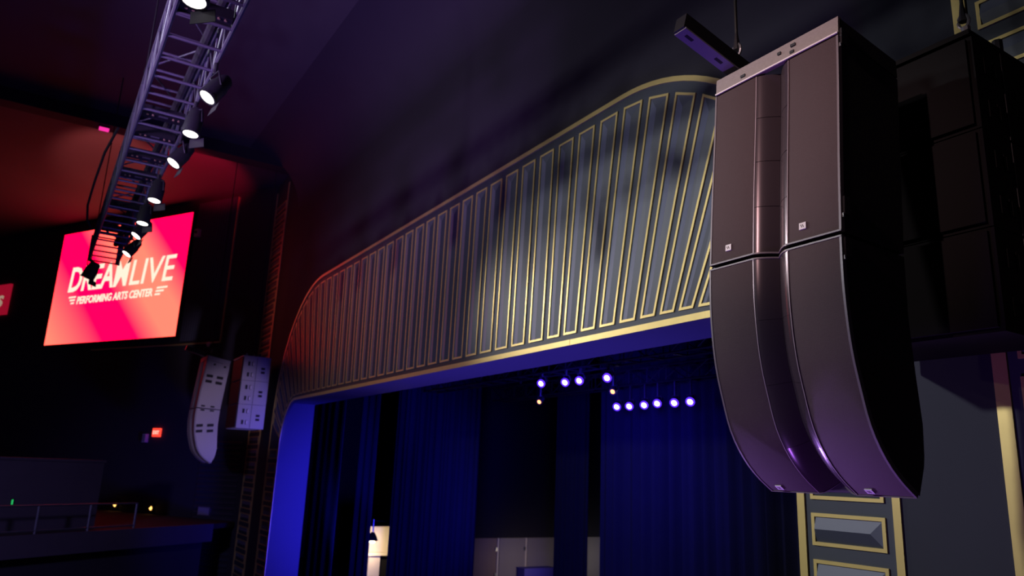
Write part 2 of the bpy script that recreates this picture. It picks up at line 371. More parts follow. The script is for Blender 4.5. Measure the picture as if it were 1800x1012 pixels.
# ------------------------------------------------------------------ near and far loudspeaker arrays
K = 1/1.2
FR = [(4.618,3.27),(4.60,3.0),(4.565,2.6),(4.53,2.2),(4.497,1.715),(4.487,1.40),(4.497,1.18),(4.518,.98),(4.548,.82),(4.590,.67),(4.660,.45),(4.740,.30),(4.85,.165),(4.98,.055),(5.14,-.045)]
def resample(p, n):
    p = [Vector(a) for a in p]; L = [0]
    for a, b in zip(p, p[1:]): L.append(L[-1]+(b-a).length)
    out = []
    for i in range(n):
        q = L[-1]*i/(n-1); j = 0
        while j < len(L)-2 and L[j+1] < q: j += 1
        t = (q-L[j])/(L[j+1]-L[j]); out.append(p[j].lerp(p[j+1], t))
    return out
def smooth_curve(p, n):     # Catmull-Rom then even spacing
    p = [Vector(a) for a in p]; q = []
    for i in range(len(p)-1):
        a, b, c, d = p[max(i-1, 0)], p[i], p[i+1], p[min(i+2, len(p)-1)]
        for k in range(8):
            t = k/8; q.append(.5*((2*b)+(-a+c)*t+(2*a-5*b+4*c-d)*t*t+(-a+3*b-3*c+d)*t**3))
    return resample(q+[p[-1]], n)
def groove(x):
    t = max(0, 1-abs(x)/.128); return .088*t**1.5
def build_array(xc, label, far=False):
    root = empty('line_array_speaker', (xc, 3.74, 1.2), label, 'loudspeaker')
    cabm, grm, finm = ('greybox', 'greyedge', 'greyedge') if far else ('blackbox', 'grille', 'fin')
    def P3(x, yz): return Vector((x, yz.x-3.74, yz.y-1.2))
    mods = [(resample([Vector(a)*K for a in FR[:5]], 9), resample([Vector(a)*K for a in ((5.36,3.15),(5.235,1.69))], 9), 4),
            (smooth_curve([Vector(a)*K for a in [(4.494,1.685)]+FR[5:]], 25), resample([Vector(a)*K for a in ((5.235,1.665),(5.22,1.2),(5.25,.8),(5.285,.45),(5.265,.19),(5.17,-.035))], 25), 4)]
    for mi, (fr, bk, nseg) in enumerate(mods):
        n = len(fr); nor = []
        for i in range(n):
            t = (fr[min(i+1, n-1)]-fr[max(i-1, 0)]).normalized(); nr = Vector((-t.y, t.x))
            if nr.x < 0: nr = -nr
            nor.append(nr)                                   # points into the box
        xs = [-.5, -.14]+[-.128+.128*2*k/12 for k in range(13)]+[.14, .5]
        rr = []
        for i in range(n):
            rr.append([P3(x, fr[i]+nor[i]*(.022+groove(x)+(.0 if abs(x) < .13 else 0))) for x in xs]+[P3(.5, bk[i]), P3(-.5, bk[i])])
        m = MB(); m.rings(rr); cab = m.build('cabinet', cabm, root, smooth=True)
        cab['label'] = 'upper straight cabinet' if mi == 0 else 'lower cabinet curving away at its foot'
        for sx in (-1, 1):                                    # grilles
            i0, i1 = (0, n-1)
            rr = []
            for i in range(n):
                e0, e1 = (.135, .487)
                a = [P3(sx*e0, fr[i]+nor[i]*.026), P3(sx*e0, fr[i]+nor[i]*.006), P3(sx*(e0+.012), fr[i]), P3(sx*e1, fr[i]), P3(sx*e1, fr[i]+nor[i]*.026)]
                rr.append(a)
            if mi == 0:                                       # trim the inner top corner round
                pass
            m = MB(); m.rings(rr); g = m.build('grille', grm, cab, smooth=True)
            rr = []
            for i in range(n):                                # outer rim
                rr.append([P3(sx*.488, fr[i]+nor[i]*.03), P3(sx*.488, fr[i]-nor[i]*.003), P3(sx*.502, fr[i]-nor[i]*.003), P3(sx*.502, fr[i]+nor[i]*.03)])
            m = MB(); m.rings(rr); m.build('rim', 'rim' if not far else 'greyedge', cab)
            m = MB(); m.rings([[P3(sx*.1285, fr[i]+nor[i]*.012), P3(sx*.1285, fr[i]-nor[i]*.001), P3(sx*.1345, fr[i]-nor[i]*.002), P3(sx*.1345, fr[i]+nor[i]*.012)] for i in range(n)]); m.build('highlight_rim', 'lipglint' if not far else 'greyedge', cab, smooth=True)  # strip added for the bright line of light along the groove
            # waveguide segments
            for sgm in range(nseg):
                j0, j1 = sgm*(n-1)//nseg, (sgm+1)*(n-1)//nseg; rr = []
                for i in range(j0, j1+1):
                    sh = Vector((0, 0))
                    if i == j0: sh = (fr[min(i+1, n-1)]-fr[i])*.012
                    if i == j1: sh = (fr[i-1]-fr[i])*.012
                    ring = [P3(sx*x, fr[i]+sh+nor[i]*(groove(x)+.002)) for x in [.128-.127*k/10 for k in range(11)]]
                    ring += [P3(sx*.001, fr[i]+sh+nor[i]*(groove(0)+.02)), P3(sx*.128, fr[i]+sh+nor[i]*.02)]
                    rr.append(ring)
                m = MB(); m.rings(rr); m.build('waveguide', finm, cab, smooth=True)
        # horizontal lips where cabinets meet
        for e in ((0, 1) if mi else (1,)):
            i = 0 if e == 0 else n-1; dz = (fr[1]-fr[0]).normalized() if e == 0 else (fr[-2]-fr[-1]).normalized()
            if mi == 1 and e == 1: dz = dz*.6
            rr = [[P3(x, fr[i]+nor[i]*(groove(x)-.005)), P3(x, fr[i]+dz*.010+nor[i]*(groove(x)-.005)), P3(x, fr[i]+dz*.010+nor[i]*(groove(x)+.02)), P3(x, fr[i]+nor[i]*(groove(x)+.02))] for x in xs]
            m = MB(); m.rings(rr); m.build('lip', 'rim' if not far else 'greyedge', cab, smooth=True)
        # side latches and handle recesses
        tdir = (fr[-1]-fr[0]).normalized()
        if not far:
            for sx in (-1, 1):
                for q in ((.06, .93) if mi == 0 else (.045,)):
                    i = int(q*(n-1)); c = P3(sx*.5, fr[i]+nor[i]*.045); t3 = (fr[min(i+1, n-1)]-fr[i]).normalized()
                    m = MB(); m.obox(c, (1,0,0), (0, nor[i].x, nor[i].y), (0, t3.x, t3.y), .014, .028, .055); la = m.build('latch', 'blacksteel', cab)
                    m = MB(); m.obox(c-Vector((0, nor[i].x, nor[i].y))*.03+Vector((0, t3.x, t3.y))*.065, (1,0,0), (0,1,0), (0,0,1), .01, .008, .012); m.build('catch', 'steel', la)
            # white maker's plates with slanted strokes
            pl = [(-1, .975), (1, .975)]
            for sx, q in pl:
                i = int(q*(n-1))-(0 if mi else 0); i = n-2
                p2 = fr[i]+(fr[n-1]-fr[i])*(.35 if mi == 0 else .2); t3 = (fr[n-1]-fr[i]).normalized()
                if mi == 0: p2 = fr[n-1]-t3*.095
                else: p2 = fr[n-1]-t3*.055
                xx = {(-1, 0): -.335, (1, 0): .245, (-1, 1): -.395, (1, 1): .245}[(sx, mi)]
                nn = Vector((-t3.y, t3.x)); nn = nn if nn.x > 0 else -nn
                N3 = Vector((0, nn.x, nn.y)); T3 = Vector((0, t3.x, t3.y)); c = P3(xx, p2)
                m = MB(); m.obox(c-N3*.004, (1,0,0), N3, T3, .024, .004, .021); pt = m.build('maker_plate', 'white', cab)
                for q_ in (-.008, .004):
                    m = MB(); m.obox(c-N3*.0085+Vector((q_, 0, 0)), Vector((1,0,0))*.5+T3, N3, Vector((1,0,0))-T3*.5, .010, .0008, .0022); m.build('mark', 'grille', pt)
        else:
            ax = Vector((0, tdir.x, tdir.y)) if mi == 0 else Vector((0, .05, -1)).normalized()
            for (fy, q) in (((.26, .42), (.70, .42)) if mi == 0 else ((.22, .42), (.68, .42))):
                i = int(q*(n-1)) if mi == 0 else int(.36*(n-1)); c = fr[i].lerp(bk[i], fy)
                for dz in (-.075, .075):
                    m = MB(); m.obox(P3(.502, c)+ax*dz, (1,0,0), (0, nor[i].x, nor[i].y), ax, .004, .085, .038); m.build('handle', 'hole', cab)
            if mi == 0:
                for fy in (.22, .30, .62, .70):
                    for dz in (.05, -.06):
                        c = fr[-1].lerp(bk[-1], fy); m = MB(); m.obox(P3(.502, c)+Vector((0, 0, dz)), (1,0,0), (0,1,0), (0,0,1), .004, .028, .022); m.build('rigging_pin', 'hole', cab)
                for fy in (.35, .8):
                    c = fr[0].lerp(bk[0], fy); m = MB(); m.obox(P3(.502, c)+Vector((0, 0, -.07)), (1,0,0), (0,1,0), (0,0,1), .004, .03, .025); m.build('rigging_pin', 'hole', cab)
    # flying frame on top
    f0, b0 = Vector((4.622, 3.285))*K, Vector((5.36, 3.165))*K
    fm = 'bumper' if not far else 'greyedge'
    m = MB()
    fT, bT = f0+Vector((.01, .125)), b0+Vector((.02, .125))
    m.add([P3(-.5, f0), P3(.5, f0), P3(.5, f0+Vector((.03, 0))), P3(-.5, f0+Vector((.03, 0))), P3(-.5, fT), P3(.5, fT), P3(.5, fT+Vector((.03, 0))), P3(-.5, fT+Vector((.03, 0)))],
          [(0,3,2,1),(4,5,6,7),(0,1,5,4),(1,2,6,5),(2,3,7,6),(3,0,4,7)])
    fp = m.build('flying_frame', fm, root)
    m = MB(); m.obox(P3(0, f0)+Vector((0, -.004, .006)), (1,0,0), (0,1,0), (0,0,1), .5, .006, .005); m.build('lip', 'white' if not far else 'greyedge', fp)
    for sx in (-1, 1):
        a, b = f0.lerp(b0, .04), b0; m = MB()
        m.add([P3(sx*.5, a), P3(sx*.5, b), P3(sx*.47, b), P3(sx*.47, a), P3(sx*.5, a+Vector((0, .12))), P3(sx*.5, b+Vector((0, .12))), P3(sx*.47, b+Vector((0, .12))), P3(sx*.47, a+Vector((0, .12)))],
              [(0,3,2,1),(4,5,6,7),(0,1,5,4),(1,2,6,5),(2,3,7,6),(3,0,4,7)]); m.build('side_rail', 'blackbox' if not far else 'greybox', fp)
    m = MB(); m.add([P3(-.47, b0), P3(.47, b0), P3(.47, b0+Vector((-.03, 0))), P3(-.47, b0+Vector((-.03, 0))), P3(-.47, bT), P3(.47, bT), P3(.47, bT+Vector((-.03, 0))), P3(-.47, bT+Vector((-.03, 0)))],
          [(0,3,2,1),(4,5,6,7),(0,1,5,4),(1,2,6,5),(2,3,7,6),(3,0,4,7)]); m.build('rear_rail', 'blackbox' if not far else 'greybox', fp)
    if not far:
        for x, z, w_ in ((-.25, .05, .028), (.06, .075, .018), (.16, .04, .022), (.17, .085, .026)):
            m = MB(); m.obox(P3(x, f0)+Vector((0, .001, z)), (1,0,0), (0,1,0), (0,0,1), w_/1.4, .005, .009); m.build('slot', 'hole', fp)
    # tilted extension bar with bolts
    bx0 = -.45
    d = Vector((0, 1, -.26)).normalized(); n3 = Vector((0, .26, 1)).normalized()
    st = Vector((bx0, 3.385-3.74, 3.055-1.2)); L = 1.0
    m = MB(); m.obox(st+d*L/2+n3*.062+Vector((.05, 0, 0)), (1,0,0), d, n3, .05, L/2, .06); bar = m.build('extension_bar', 'blacksteel', root)
    m = MB(); m.obox(st+d*L*.5+Vector((.05, 0, 0)), (1,0,0), d, n3, .055, L*.485, .006); bp = m.build('bar_plate', 'bluesteel', bar)
    for q in (.10, .40):
        m = MB(); m.obox(st+d*L*q+Vector((.055, 0, 0))-n3*.006, (1,0,0), d, n3, .012, .035, .003); m.build('slot', 'hole', bp)
    for i in range(9):
        c = st+d*(.06+.1*i)+n3*(.085)+Vector((-.004, 0, 0))
        m = MB(); m.tube([c, c+Vector((-.012, 0, 0))], .010, 8); m.build('bolt', 'steel', bar)
    c = st+d*.03+n3*.05; m = MB(); m.tube([c-Vector((.003, 0, 0)), c+Vector((-.012, 0, 0))], .010, 8); m.build('bolt', 'steel', bar)
    return root
near = build_array(-3.0, 'near black line array loudspeaker of two long cabinets with twin grilles')
far = build_array(-22.5, 'pale grey line array loudspeaker hanging beside the far subwoofers, under the red screen', True)

# hoist cables
def hoist(x, y, z, label, top=None):
    r = empty('hoist_cable', (x, y, z), label, 'cable', 'hoist cables')
    m = MB(); m.tube([(0,0,.16), (0,0,(top or CEIL)-z)], .012, 8); m.build('cable', 'cable', r)
    m = MB(); m.tube([(0,0,.06), (0,0,.2)], [.03, .012], 8); m.build('ferrule', 'blacksteel', r)
    m = MB(); pts = [(.035*math.cos(t*PI/6), 0, .062+.05*math.sin(t*PI/6)) for t in range(13)]; m.tube(pts, .011, 6); m.build('shackle', 'steel', r)
    return r
hp = onX(1296, 108, -3.4)
hoist(-3.4, hp.y, hp.z+.03, 'thin black hoist cable holding the near line array by its extension bar')
hoist(-22.9, 4.1, 3.05, 'thin black hoist cable holding the pale far line array')

# ------------------------------------------------------------------ subwoofer stacks
def build_subs(x0, x1, label, far=False, inner=1):
    root = empty('subwoofer_stack', ((x0+x1)/2, 4.83, .95), label, 'loudspeaker')
    H = 2.0; hh = H/3; W = abs(x1-x0)/2; D = .78
    bm_ = 'greybox' if far else 'subblack'
    for i in range(3):
        z0 = i*hh
        m = MB(); m.box(-W, W, .03, D, z0+.004, z0+hh-.004); cab = m.build('cabinet', bm_, root)
        m = MB(); m.box(-W+.03, W-.03, .0, .03, z0+.03, z0+hh-.03); m.build('grille', 'subblack' if not far else 'blackbox', cab)
        for sx in (-1, 1):
            m = MB(); m.box(sx*W-.004, sx*W+.004, D*.50, D*.515, z0+.01, z0+hh-.01); m.build('seam', 'hole', cab)
            for dz in (.17, .48):
                for k, dy in enumerate((.18, .29)):
                    m = MB(); m.box(sx*W-.004, sx*W+.006, dy-.03, dy+.03, z0+dz-.06, z0+dz+.06); m.build('socket', 'hole' if far else 'subblack', cab)
                    if k: m = MB(); m.box(sx*W-.004, sx*W+.009, dy-.005, dy+.028, z0+dz-.05, z0+dz+.05); m.build('socket_plate', 'white' if far else 'subblack', cab)
            for dz in (.26, .37):
                m = MB(); m.box(sx*W-.004, sx*W+.006, D*.68, D*.82, z0+dz-.035, z0+dz+.03); m.build('handle', 'hole' if far else 'subblack', cab)
    m = MB(); m.box(-W, W, .0, D, H, H+.035); fr_ = m.build('flying_frame', bm_, root)
    m = MB(); m.tube([(W-.06, .1, H+.035), (W-.06, .1, H+.11)], .03, 8); m.build('lug', 'steel', fr_)
    m = MB(); m.tube([(W-.03, .45, H+.035), (W-.03, .45, H+.12)], .035, 8); m.build('lug', 'blacksteel', fr_)
    return root
build_subs(-3.40, -2.20, 'black subwoofer stack hanging behind the near line array')
build_subs(-23.35, -22.12, 'pale grey stack of three subwoofers hanging beside the far line array', True)
hoist(-2.27, 4.93, 3.05, 'thin black hoist cable holding the near black subwoofers')
hoist(-22.5, 5.2, 2.99, 'thin black hoist cable holding the pale far subwoofers')

# ------------------------------------------------------------------ lighting truss
def make_truss(name, label, x0, x1, ya, yb, za, zb, step, r=.025, matn='truss', rungs=True):
    root = empty(name, ((x0+x1)/2, (ya+yb)/2, za), label, 'truss'); c = Vector(root.location)
    def part(nm, m, mt): o = m.build(nm, mt, root); o.location = -c; return o
    for y in (ya, yb):
        for z in (za, zb):
            m = MB(); m.tube([(x0, y, z), (x1, y, z)], r, 8); part('chord', m, matn)
    n = int(abs(x1-x0)/step); dx = (x1-x0)/n
    for i in range(n+1):
        x = x0+dx*i
        for z in (za, zb):
            m = MB(); m.tube([(x, ya, z), (x, yb, z)], r*.8, 6); part('rung', m, matn)
        for k, y in enumerate((ya, yb)):
            m = MB(); m.tube([(x, y, za), (x, y, zb)], r*.55, 6); part('upright', m, matn)
            if i < n:
                a, b = (za, zb) if i % 2 else (zb, za); m = MB(); m.tube([(x, y, a), (x+dx, y, b)], r*.6, 6); part('brace', m, matn)
        if i < n and i % 2 == 0:
            m = MB(); a, b = (ya, yb) if (i//2) % 2 else (yb, ya); m.tube([(x, a, zb), (x+dx*2 if i+2 <= n else x+dx, b, zb)], r*.55, 6); part('brace', m, matn)
    for x in (x0, x1):
        for y in (ya, yb): m = MB(); m.box(x-.012, x+.012, y-.05, y+.05, za-r, zb+r); part('end_plate', m, matn)
    return root
TZ = 4.6
make_truss('lighting_truss', 'long box truss carrying white spotlights across the red screen', -20.3, -1.5, .59, 1.19, TZ, TZ+.6, .53)
m = MB(); m.tube([(-20.2, 1.08, TZ+.46), (-14, 1.07, TZ+.47), (-8, 1.09, TZ+.46), (-1.6, 1.08, TZ+.47)], .06, 10); tag(m.build('shade_loom', 'blackcurtain'), 'thick black cable bundle added inside the lighting truss to throw a shadow band', 'cable')  # loom added for the band of shade it casts on the proscenium
# spotlights
def make_can(name, label, loc, aim, r=.12, L=.36, lens='ledwhite', group=None, hang=None, glow=None, cat='spotlight', ringmat='can'):
    root = empty(name, loc, label, cat, group)
    a = Vector(aim).normalized(); q = a.to_track_quat('-Z', 'Y').to_matrix()
    def T(p): return q @ Vector(p)
    def ring(z, rr_, n=16): return [T((rr_*math.cos(k*2*PI/n), rr_*math.sin(k*2*PI/n), z)) for k in range(n)]
    m = MB(); m.rings([ring(0, r*.96), ring(0, r), ring(L*.55, r), ring(L*.6, r*.9), ring(L*.9, r*.78), ring(L, r*.5)]); body = m.build('body', 'can', root, smooth=True)
    m = MB(); m.rings([ring(-.004, r*.84), ring(.0, r*.84)]); m.build('lens', lens, body)
    m = MB(); rr = []; ro = 1.06 if cat == 'spotlight' else 1.4
    for k in range(17):
        t = k*2*PI/16; rr.append([T((rad*math.cos(t), rad*math.sin(t), z)) for rad, z in ((r*.86, -.01), (r*ro, -.01), (r*ro, .02), (r*.86, .02))])
    m.rings(rr, cap=False); m.build('ring_or_halo', ringmat, body)  # plain ring on most lamps; emissive on blue ones as their halo
    if cat == 'spotlight':                               # colour frame flap
        m = MB(); m.add([T((-r, -r*1.07, -.0)), T((r, -r*1.07, 0)), T((r*1.05, -r*1.35, -.11)), T((-r*1.05, -r*1.35, -.11)), T((-r, -r*1.12, .0)), T((r, -r*1.12, 0)), T((r*1.05, -r*1.4, -.11)), T((-r*1.05, -r*1.4, -.11))],
              [(0,3,2,1),(4,5,6,7),(0,1,5,4),(1,2,6,5),(2,3,7,6),(3,0,4,7)])
        m.build('barn_door', 'blackcurtain', body)
    h = Vector((0, 0, (hang if hang is not None else .35)))
    c = T((0, 0, L*.45)); sx = q @ Vector((1, 0, 0))
    top = Vector((c.x*.5, c.y*.5, min(h.z-.04, c.z+r*1.5)))
    m = MB(); m.tube([c+sx*r*1.12, top+sx*r*1.05, top-sx*r*1.05, c-sx*r*1.12], .012, 6); m.build('yoke', 'can', root)
    m = MB(); m.tube([top, Vector((top.x, top.y, h.z))], .025, 8); m.build('clamp', 'can', root)
    return root
TL, ST = (.12, -.62, -1), (.1, -.12, -1)
cans = [(355, 168, TL, 'first from its near end, tilted'), (335, 235, ST, 'second from its near end, upright'), (291, 283, TL, 'third from its near end, tilted'), (262, 350, ST, 'fourth from its near end'),
        (250, 392, ST, 'fifth from its near end'), (228, 412, TL, 'sixth from its near end'), (205, 443, TL, 'seventh from its near end')]
for x, y, aim, lb in cans:
    p = onZ(x, y, 4.12); p.y = max(p.y, 1.14)
    make_can('spotlight', 'black spotlight along the stage side of the truss, '+lb, p, aim, .112, .38, group='spotlights on the truss', hang=TZ-.0255-4.12)
p = onZ(341, 0, 4.12)
make_can('spotlight', 'black spotlight hanging under the truss side away from the stage', p, (.1, -.1, -1), .13, .4, group='spotlights on the truss', hang=TZ-.0255-4.12)
make_can('spotlight', 'black spotlight at the far end of the truss in front of the screen lettering', (-20.15, .60, 4.12), (-.2, -.3, -.9), .15, .42, lens='steel', group='spotlights on the truss', hang=TZ-.0255-4.12)
# two of the truss lamps reach the proscenium and the near loudspeaker
spot('truss_lamp_beam', (-14.8, 1.25, 4.05), (-7.6, 5.8, 1.8), 640, (1.0, .95, .92), 34, 1.0, .12)
spot('truss_lamp_beam', (-9.8, 1.2, 4.05), (-3.0, 3.9, 1.7), 700, (1.0, .86, .90), 26, .9, .12)
for x, lb in ((-19.6, 'far end'), (-11.0, 'middle'), (-3.0, 'near end')):
    hoist(x, .59, TZ+.626, 'thin black hoist cable holding the %s of the lighting truss' % lb)
# dimmer bars lying across the truss
for i, (x, lb) in enumerate(((-7.9, 'nearest bar'), (-10.9, 'second bar'), (-11.7, 'third bar'), (-12.65, 'fourth bar'), (-13.65, 'fifth bar'), (-15.6, 'sixth bar'), (-17.4, 'seventh bar'))):
    r = empty('power_bar', (x, .89, TZ+.03), 'black power bar with knobs laid across the truss, %s along it' % lb, 'power bar', 'power bars on the truss')
    m = MB(); m.box(-.09, .09, -.27, .27, 0, .12); b = m.build('housing', 'blacksteel', r)
    for y in (-.20, -.13, .13, .20):
        m = MB(); m.tube([(.05, y, -.001), (.05, y, -.014)], .016, 8); m.build('knob', 'knob', r)
    m = MB(); m.box(.03, .075, -.06, .06, -.004, .0); m.build('label_plate', 'steel', r)
# hanging cable loop left of the truss
cp = [onY(x, y, .45) for x, y in ((213, 228), (205, 260), (190, 300), (170, 335))]
pts = [Vector((-13.2, .45, 5.25)), Vector((-14.2, .35, 5.15)), Vector((-15.5, .30, 4.98)), Vector((-16.6, .28, 4.85)), Vector((-17.2, .33, 4.72)), Vector((-17.3, .42, 4.60)), Vector((-17.2, .52, 4.57))]
m = MB(); m.tube(smooth_curve([tuple(p) for p in pts], 24) if False else pts, .022, 8); tag(m.build('power_cable', 'cable', smooth=True), 'black cable drooping beside the truss in front of the red ceiling', 'cable')

# ------------------------------------------------------------------ LED screen
SL = SD.copy()                                           # along the wall, leftwards in the picture
sc0 = onS(344.6, 373.2); sc1 = onS(81.9, 608.5)
tR = (sc0-SP0).dot(SD); tL = (sc1-SP0).dot(SD); zT, zB = 8.66, 4.155
scr = empty('led_screen', splay(tL, .0)+Vector((0, 0, zB)), 'large red LED screen with cream lettering on the dark wall', 'screen')
scr.rotation_euler = (0, 0, math.atan2(-SD.y, -SD.x))    # local x runs to the right along the wall, local -y faces the house
Wd = tL-tR; Hd = zT-zB
m = MB(); m.box(-.05, Wd+.05, -.10, -.01, -.05, Hd+.05); m.build('frame', 'blacksteel', scr)
m = MB(); m.add([(0, -.105, 0), (Wd, -.105, 0), (Wd, -.105, Hd), (0, -.105, Hd)], [(0,1,2,3)]); pn = m.build('picture', 'exitred', scr, fix=False)
sm = bpy.data.materials.new('screen_picture'); sm.use_nodes = True; nt = sm.node_tree; nt.nodes.clear()
tc = nt.nodes.new('ShaderNodeTexCoord'); sp = nt.nodes.new('ShaderNodeSeparateXYZ'); nt.links.new(tc.outputs['Object'], sp.inputs[0])
mu = nt.nodes.new('ShaderNodeMath'); mu.operation = 'MULTIPLY'; mu.inputs[1].default_value = 1/Wd/1.6; nt.links.new(sp.outputs[0], mu.inputs[0])
mv = nt.nodes.new('ShaderNodeMath'); mv.operation = 'MULTIPLY_ADD'; mv.inputs[1].default_value = .6/Hd/1.6; nt.links.new(sp.outputs[2], mv.inputs[0]); nt.links.new(mu.outputs[0], mv.inputs[2])
cr = nt.nodes.new('ShaderNodeValToRGB'); nt.links.new(mv.outputs[0], cr.inputs[0])
salmon, crim = (1.0, .085, .056, 1), (1.0, .0, .038, 1)
els = cr.color_ramp.elements; els[0].position = .04; els[0].color = salmon; els[1].position = .30; els[1].color = crim
for p_, c_ in ((.46, crim), (.58, salmon), (.70, salmon), (.82, crim)):
    e = els.new(p_); e.color = c_
em = nt.nodes.new('ShaderNodeEmission'); nt.links.new(cr.outputs[0], em.inputs[0]); em.inputs[1].default_value = 3.2
ou = nt.nodes.new('ShaderNodeOutputMaterial'); nt.links.new(em.outputs[0], ou.inputs[0])
pn.data.materials[0] = sm
def text_mesh(name, body, size, bold, shear, matn, parent, loc, width=None, rot=None):
    cu = bpy.data.curves.new(name, 'FONT'); cu.body = body; cu.size = size; cu.offset = bold; cu.shear = shear; cu.extrude = .004; cu.resolution_u = 3
    o = bpy.data.objects.new(name, cu); C.objects.link(o)
    dg = bpy.context.evaluated_depsgraph_get(); me = bpy.data.meshes.new_from_object(o.evaluated_get(dg)); bpy.data.objects.remove(o)
    xs_ = [v.co.x for v in me.vertices]; x0, x1 = min(xs_), max(xs_); k = width/(x1-x0) if width else 1
    for v in me.vertices: v.co.x = (v.co.x-x0)*k
    me.materials.clear(); me.materials.append(M[matn])
    o = bpy.data.objects.new(name, me); C.objects.link(o); o.parent = parent; o.location = loc; o.rotation_euler = rot or (PI/2, 0, 0); return o
def loc_s(x, y): p = onS(x, y); return (tL-(p-SP0).dot(SD), p.z-zB)
a = loc_s(124, 514); b = loc_s(228, 502); c = loc_s(231, 502); d = loc_s(301, 494); e = loc_s(304, 449)
capH = (e[1]-d[1])/.70
text_mesh('title_word', 'DREAM', capH, .03, .10, 'text', scr, (a[0], -.112, a[1]), b[0]-a[0])
text_mesh('title_word', 'LIVE', capH, .008, .10, 'text', scr, (c[0], -.112, c[1]), d[0]-c[0]+.25)
a = loc_s(139, 535); b = loc_s(272, 521); e = loc_s(272, 508)
text_mesh('subtitle', 'PERFORMING ARTS CENTER', (e[1]-b[1])/.70, .012, .10, 'text', scr, (a[0], -.112, (a[1]+b[1])/2), b[0]-a[0])
for sx, (xa, ya_), ln in ((1, (276, 521), (.28, .42, .56)), (-1, (134, 536), (.20, .32, .44))):
    p = loc_s(xa, ya_)
    for i in range(3):
        m = MB(); l_ = ln[i]; z = p[1]+.02+i*.12; s0 = p[0]+i*.03
        if sx > 0: m.prism([(s0, -.11, z), (s0+l_, -.11, z), (s0+l_+.02, -.11, z+.065), (s0+.02, -.11, z+.065)], (0, -.008, 0))
        else: m.prism([(s0-l_, -.11, z), (s0, -.11, z), (s0+.02, -.11, z+.065), (s0-l_+.02, -.11, z+.065)], (0, -.008, 0))
        m.build('stripe', 'text', scr)
# red sign at the far left, partly in view
p = onS(3, 530); sg_ = empty('red_sign', splay((p-SP0).dot(SD), .0)+Vector((0, 0, 5.6)), 'dim red sign with cream lettering farther along the wall from the big screen', 'sign')
sg_.rotation_euler = scr.rotation_euler
m = MB(); m.box(-2.2, .62, -.10, -.01, 0, 1.3); m.build('panel', 'dimred', sg_)
text_mesh('lettering', 'es', 1.0, .02, .15, 'dimletter', sg_, (-.75, -.105, .35), 1.05)

# small things on the far wall
def wall_thing(name, x, y, label, cat): 
    p = onS(x, y); o = empty(name, splay((p-SP0).dot(SD))+Vector((0, 0, p.z)), label, cat); o.rotation_euler = scr.rotation_euler; return o
o = wall_thing('exit_sign', 277, 760, 'small lit red exit sign on the dark wall beneath the screen', 'sign')
m = MB(); m.box(-.19, .19, -.06, 0, -.14, .14); m.build('housing', 'exitred', o)
text_mesh('lettering', 'EXIT', .16, .004, 0, 'exitface', o, (-.15, -.066, -.055), .30)
o = wall_thing('wall_speaker', 258, 770, 'small pale wall speaker beside the exit sign', 'loudspeaker')
m = MB(); m.box(-.08, .08, -.12, 0, -.14, .14); m.build('body', 'greybox', o); m = MB(); m.box(-.06, .06, -.128, -.12, -.11, .11); m.build('grille', 'greyedge', o)
o = wall_thing('wall_camera', 351, 411, 'tiny pale camera on the ribbed wall beside the red screen', 'camera')
m = MB(); m.box(-.09, .09, -.16, 0, -.14, .14); m.build('body', 'greybox', o); m = MB(); m.tube([(0,-.16,.02), (0,-.19,.02)], .05, 10); m.build('lens', 'hole', o)
o = wall_thing('wall_knob_lamp', 372, 606, 'small round cream lamp on the gold rail above the far array', 'lamp')
m = MB(); m.tube([(0,0,0), (0,-.10,0)], .035, 8); m.build('bracket', 'blacksteel', o); m = MB(); m.tube([(0,-.10,0), (0,-.13,0), (0,-.2,0)], [.05,.09,.03], 10); m.build('bulb', 'white', o)
for x, y, lb in ((205, 887, 'tiny amber wall light above the box seat railing corner'), (268, 893, 'tiny amber wall light beyond the end of the box seat railing')):
    o = wall_thing('wall_light', x, y, lb, 'lamp')
    m = MB(); m.box(-.07, .07, -.05, 0, -.1, .1); m.build('backplate', 'blacksteel', o); m = MB(); m.tube([(0,-.05,-.05), (0,-.07,.0), (0,-.05,.05)], [.03,.055,.03], 10); m.build('bulb', 'ledwarm', o)
o = wall_thing('wall_panel', 360, 898, 'small pale plate on the dark wall under the far array', 'panel')
m = MB(); m.box(-.28, .28, -.05, 0, -.15, .15); m.build('plate', 'balc', o); m = MB(); m.box(-.24, .24, -.06, -.05, -.11, .11); m.build('face', 'greyedge', o)
# pink dot lamp under the beam
p = onZ(183, 226, CEIL-.40); o = empty('beam_lamp', p, 'tiny pink lamp under the dark ceiling beam', 'lamp')
m = MB(); m.box(-.1, .1, -.13, .13, 0, .04); m.build('housing', 'can', o); m = MB(); m.box(-.09, .09, -.12, .12, -.04, 0); m.build('lens', 'ledpink', o)

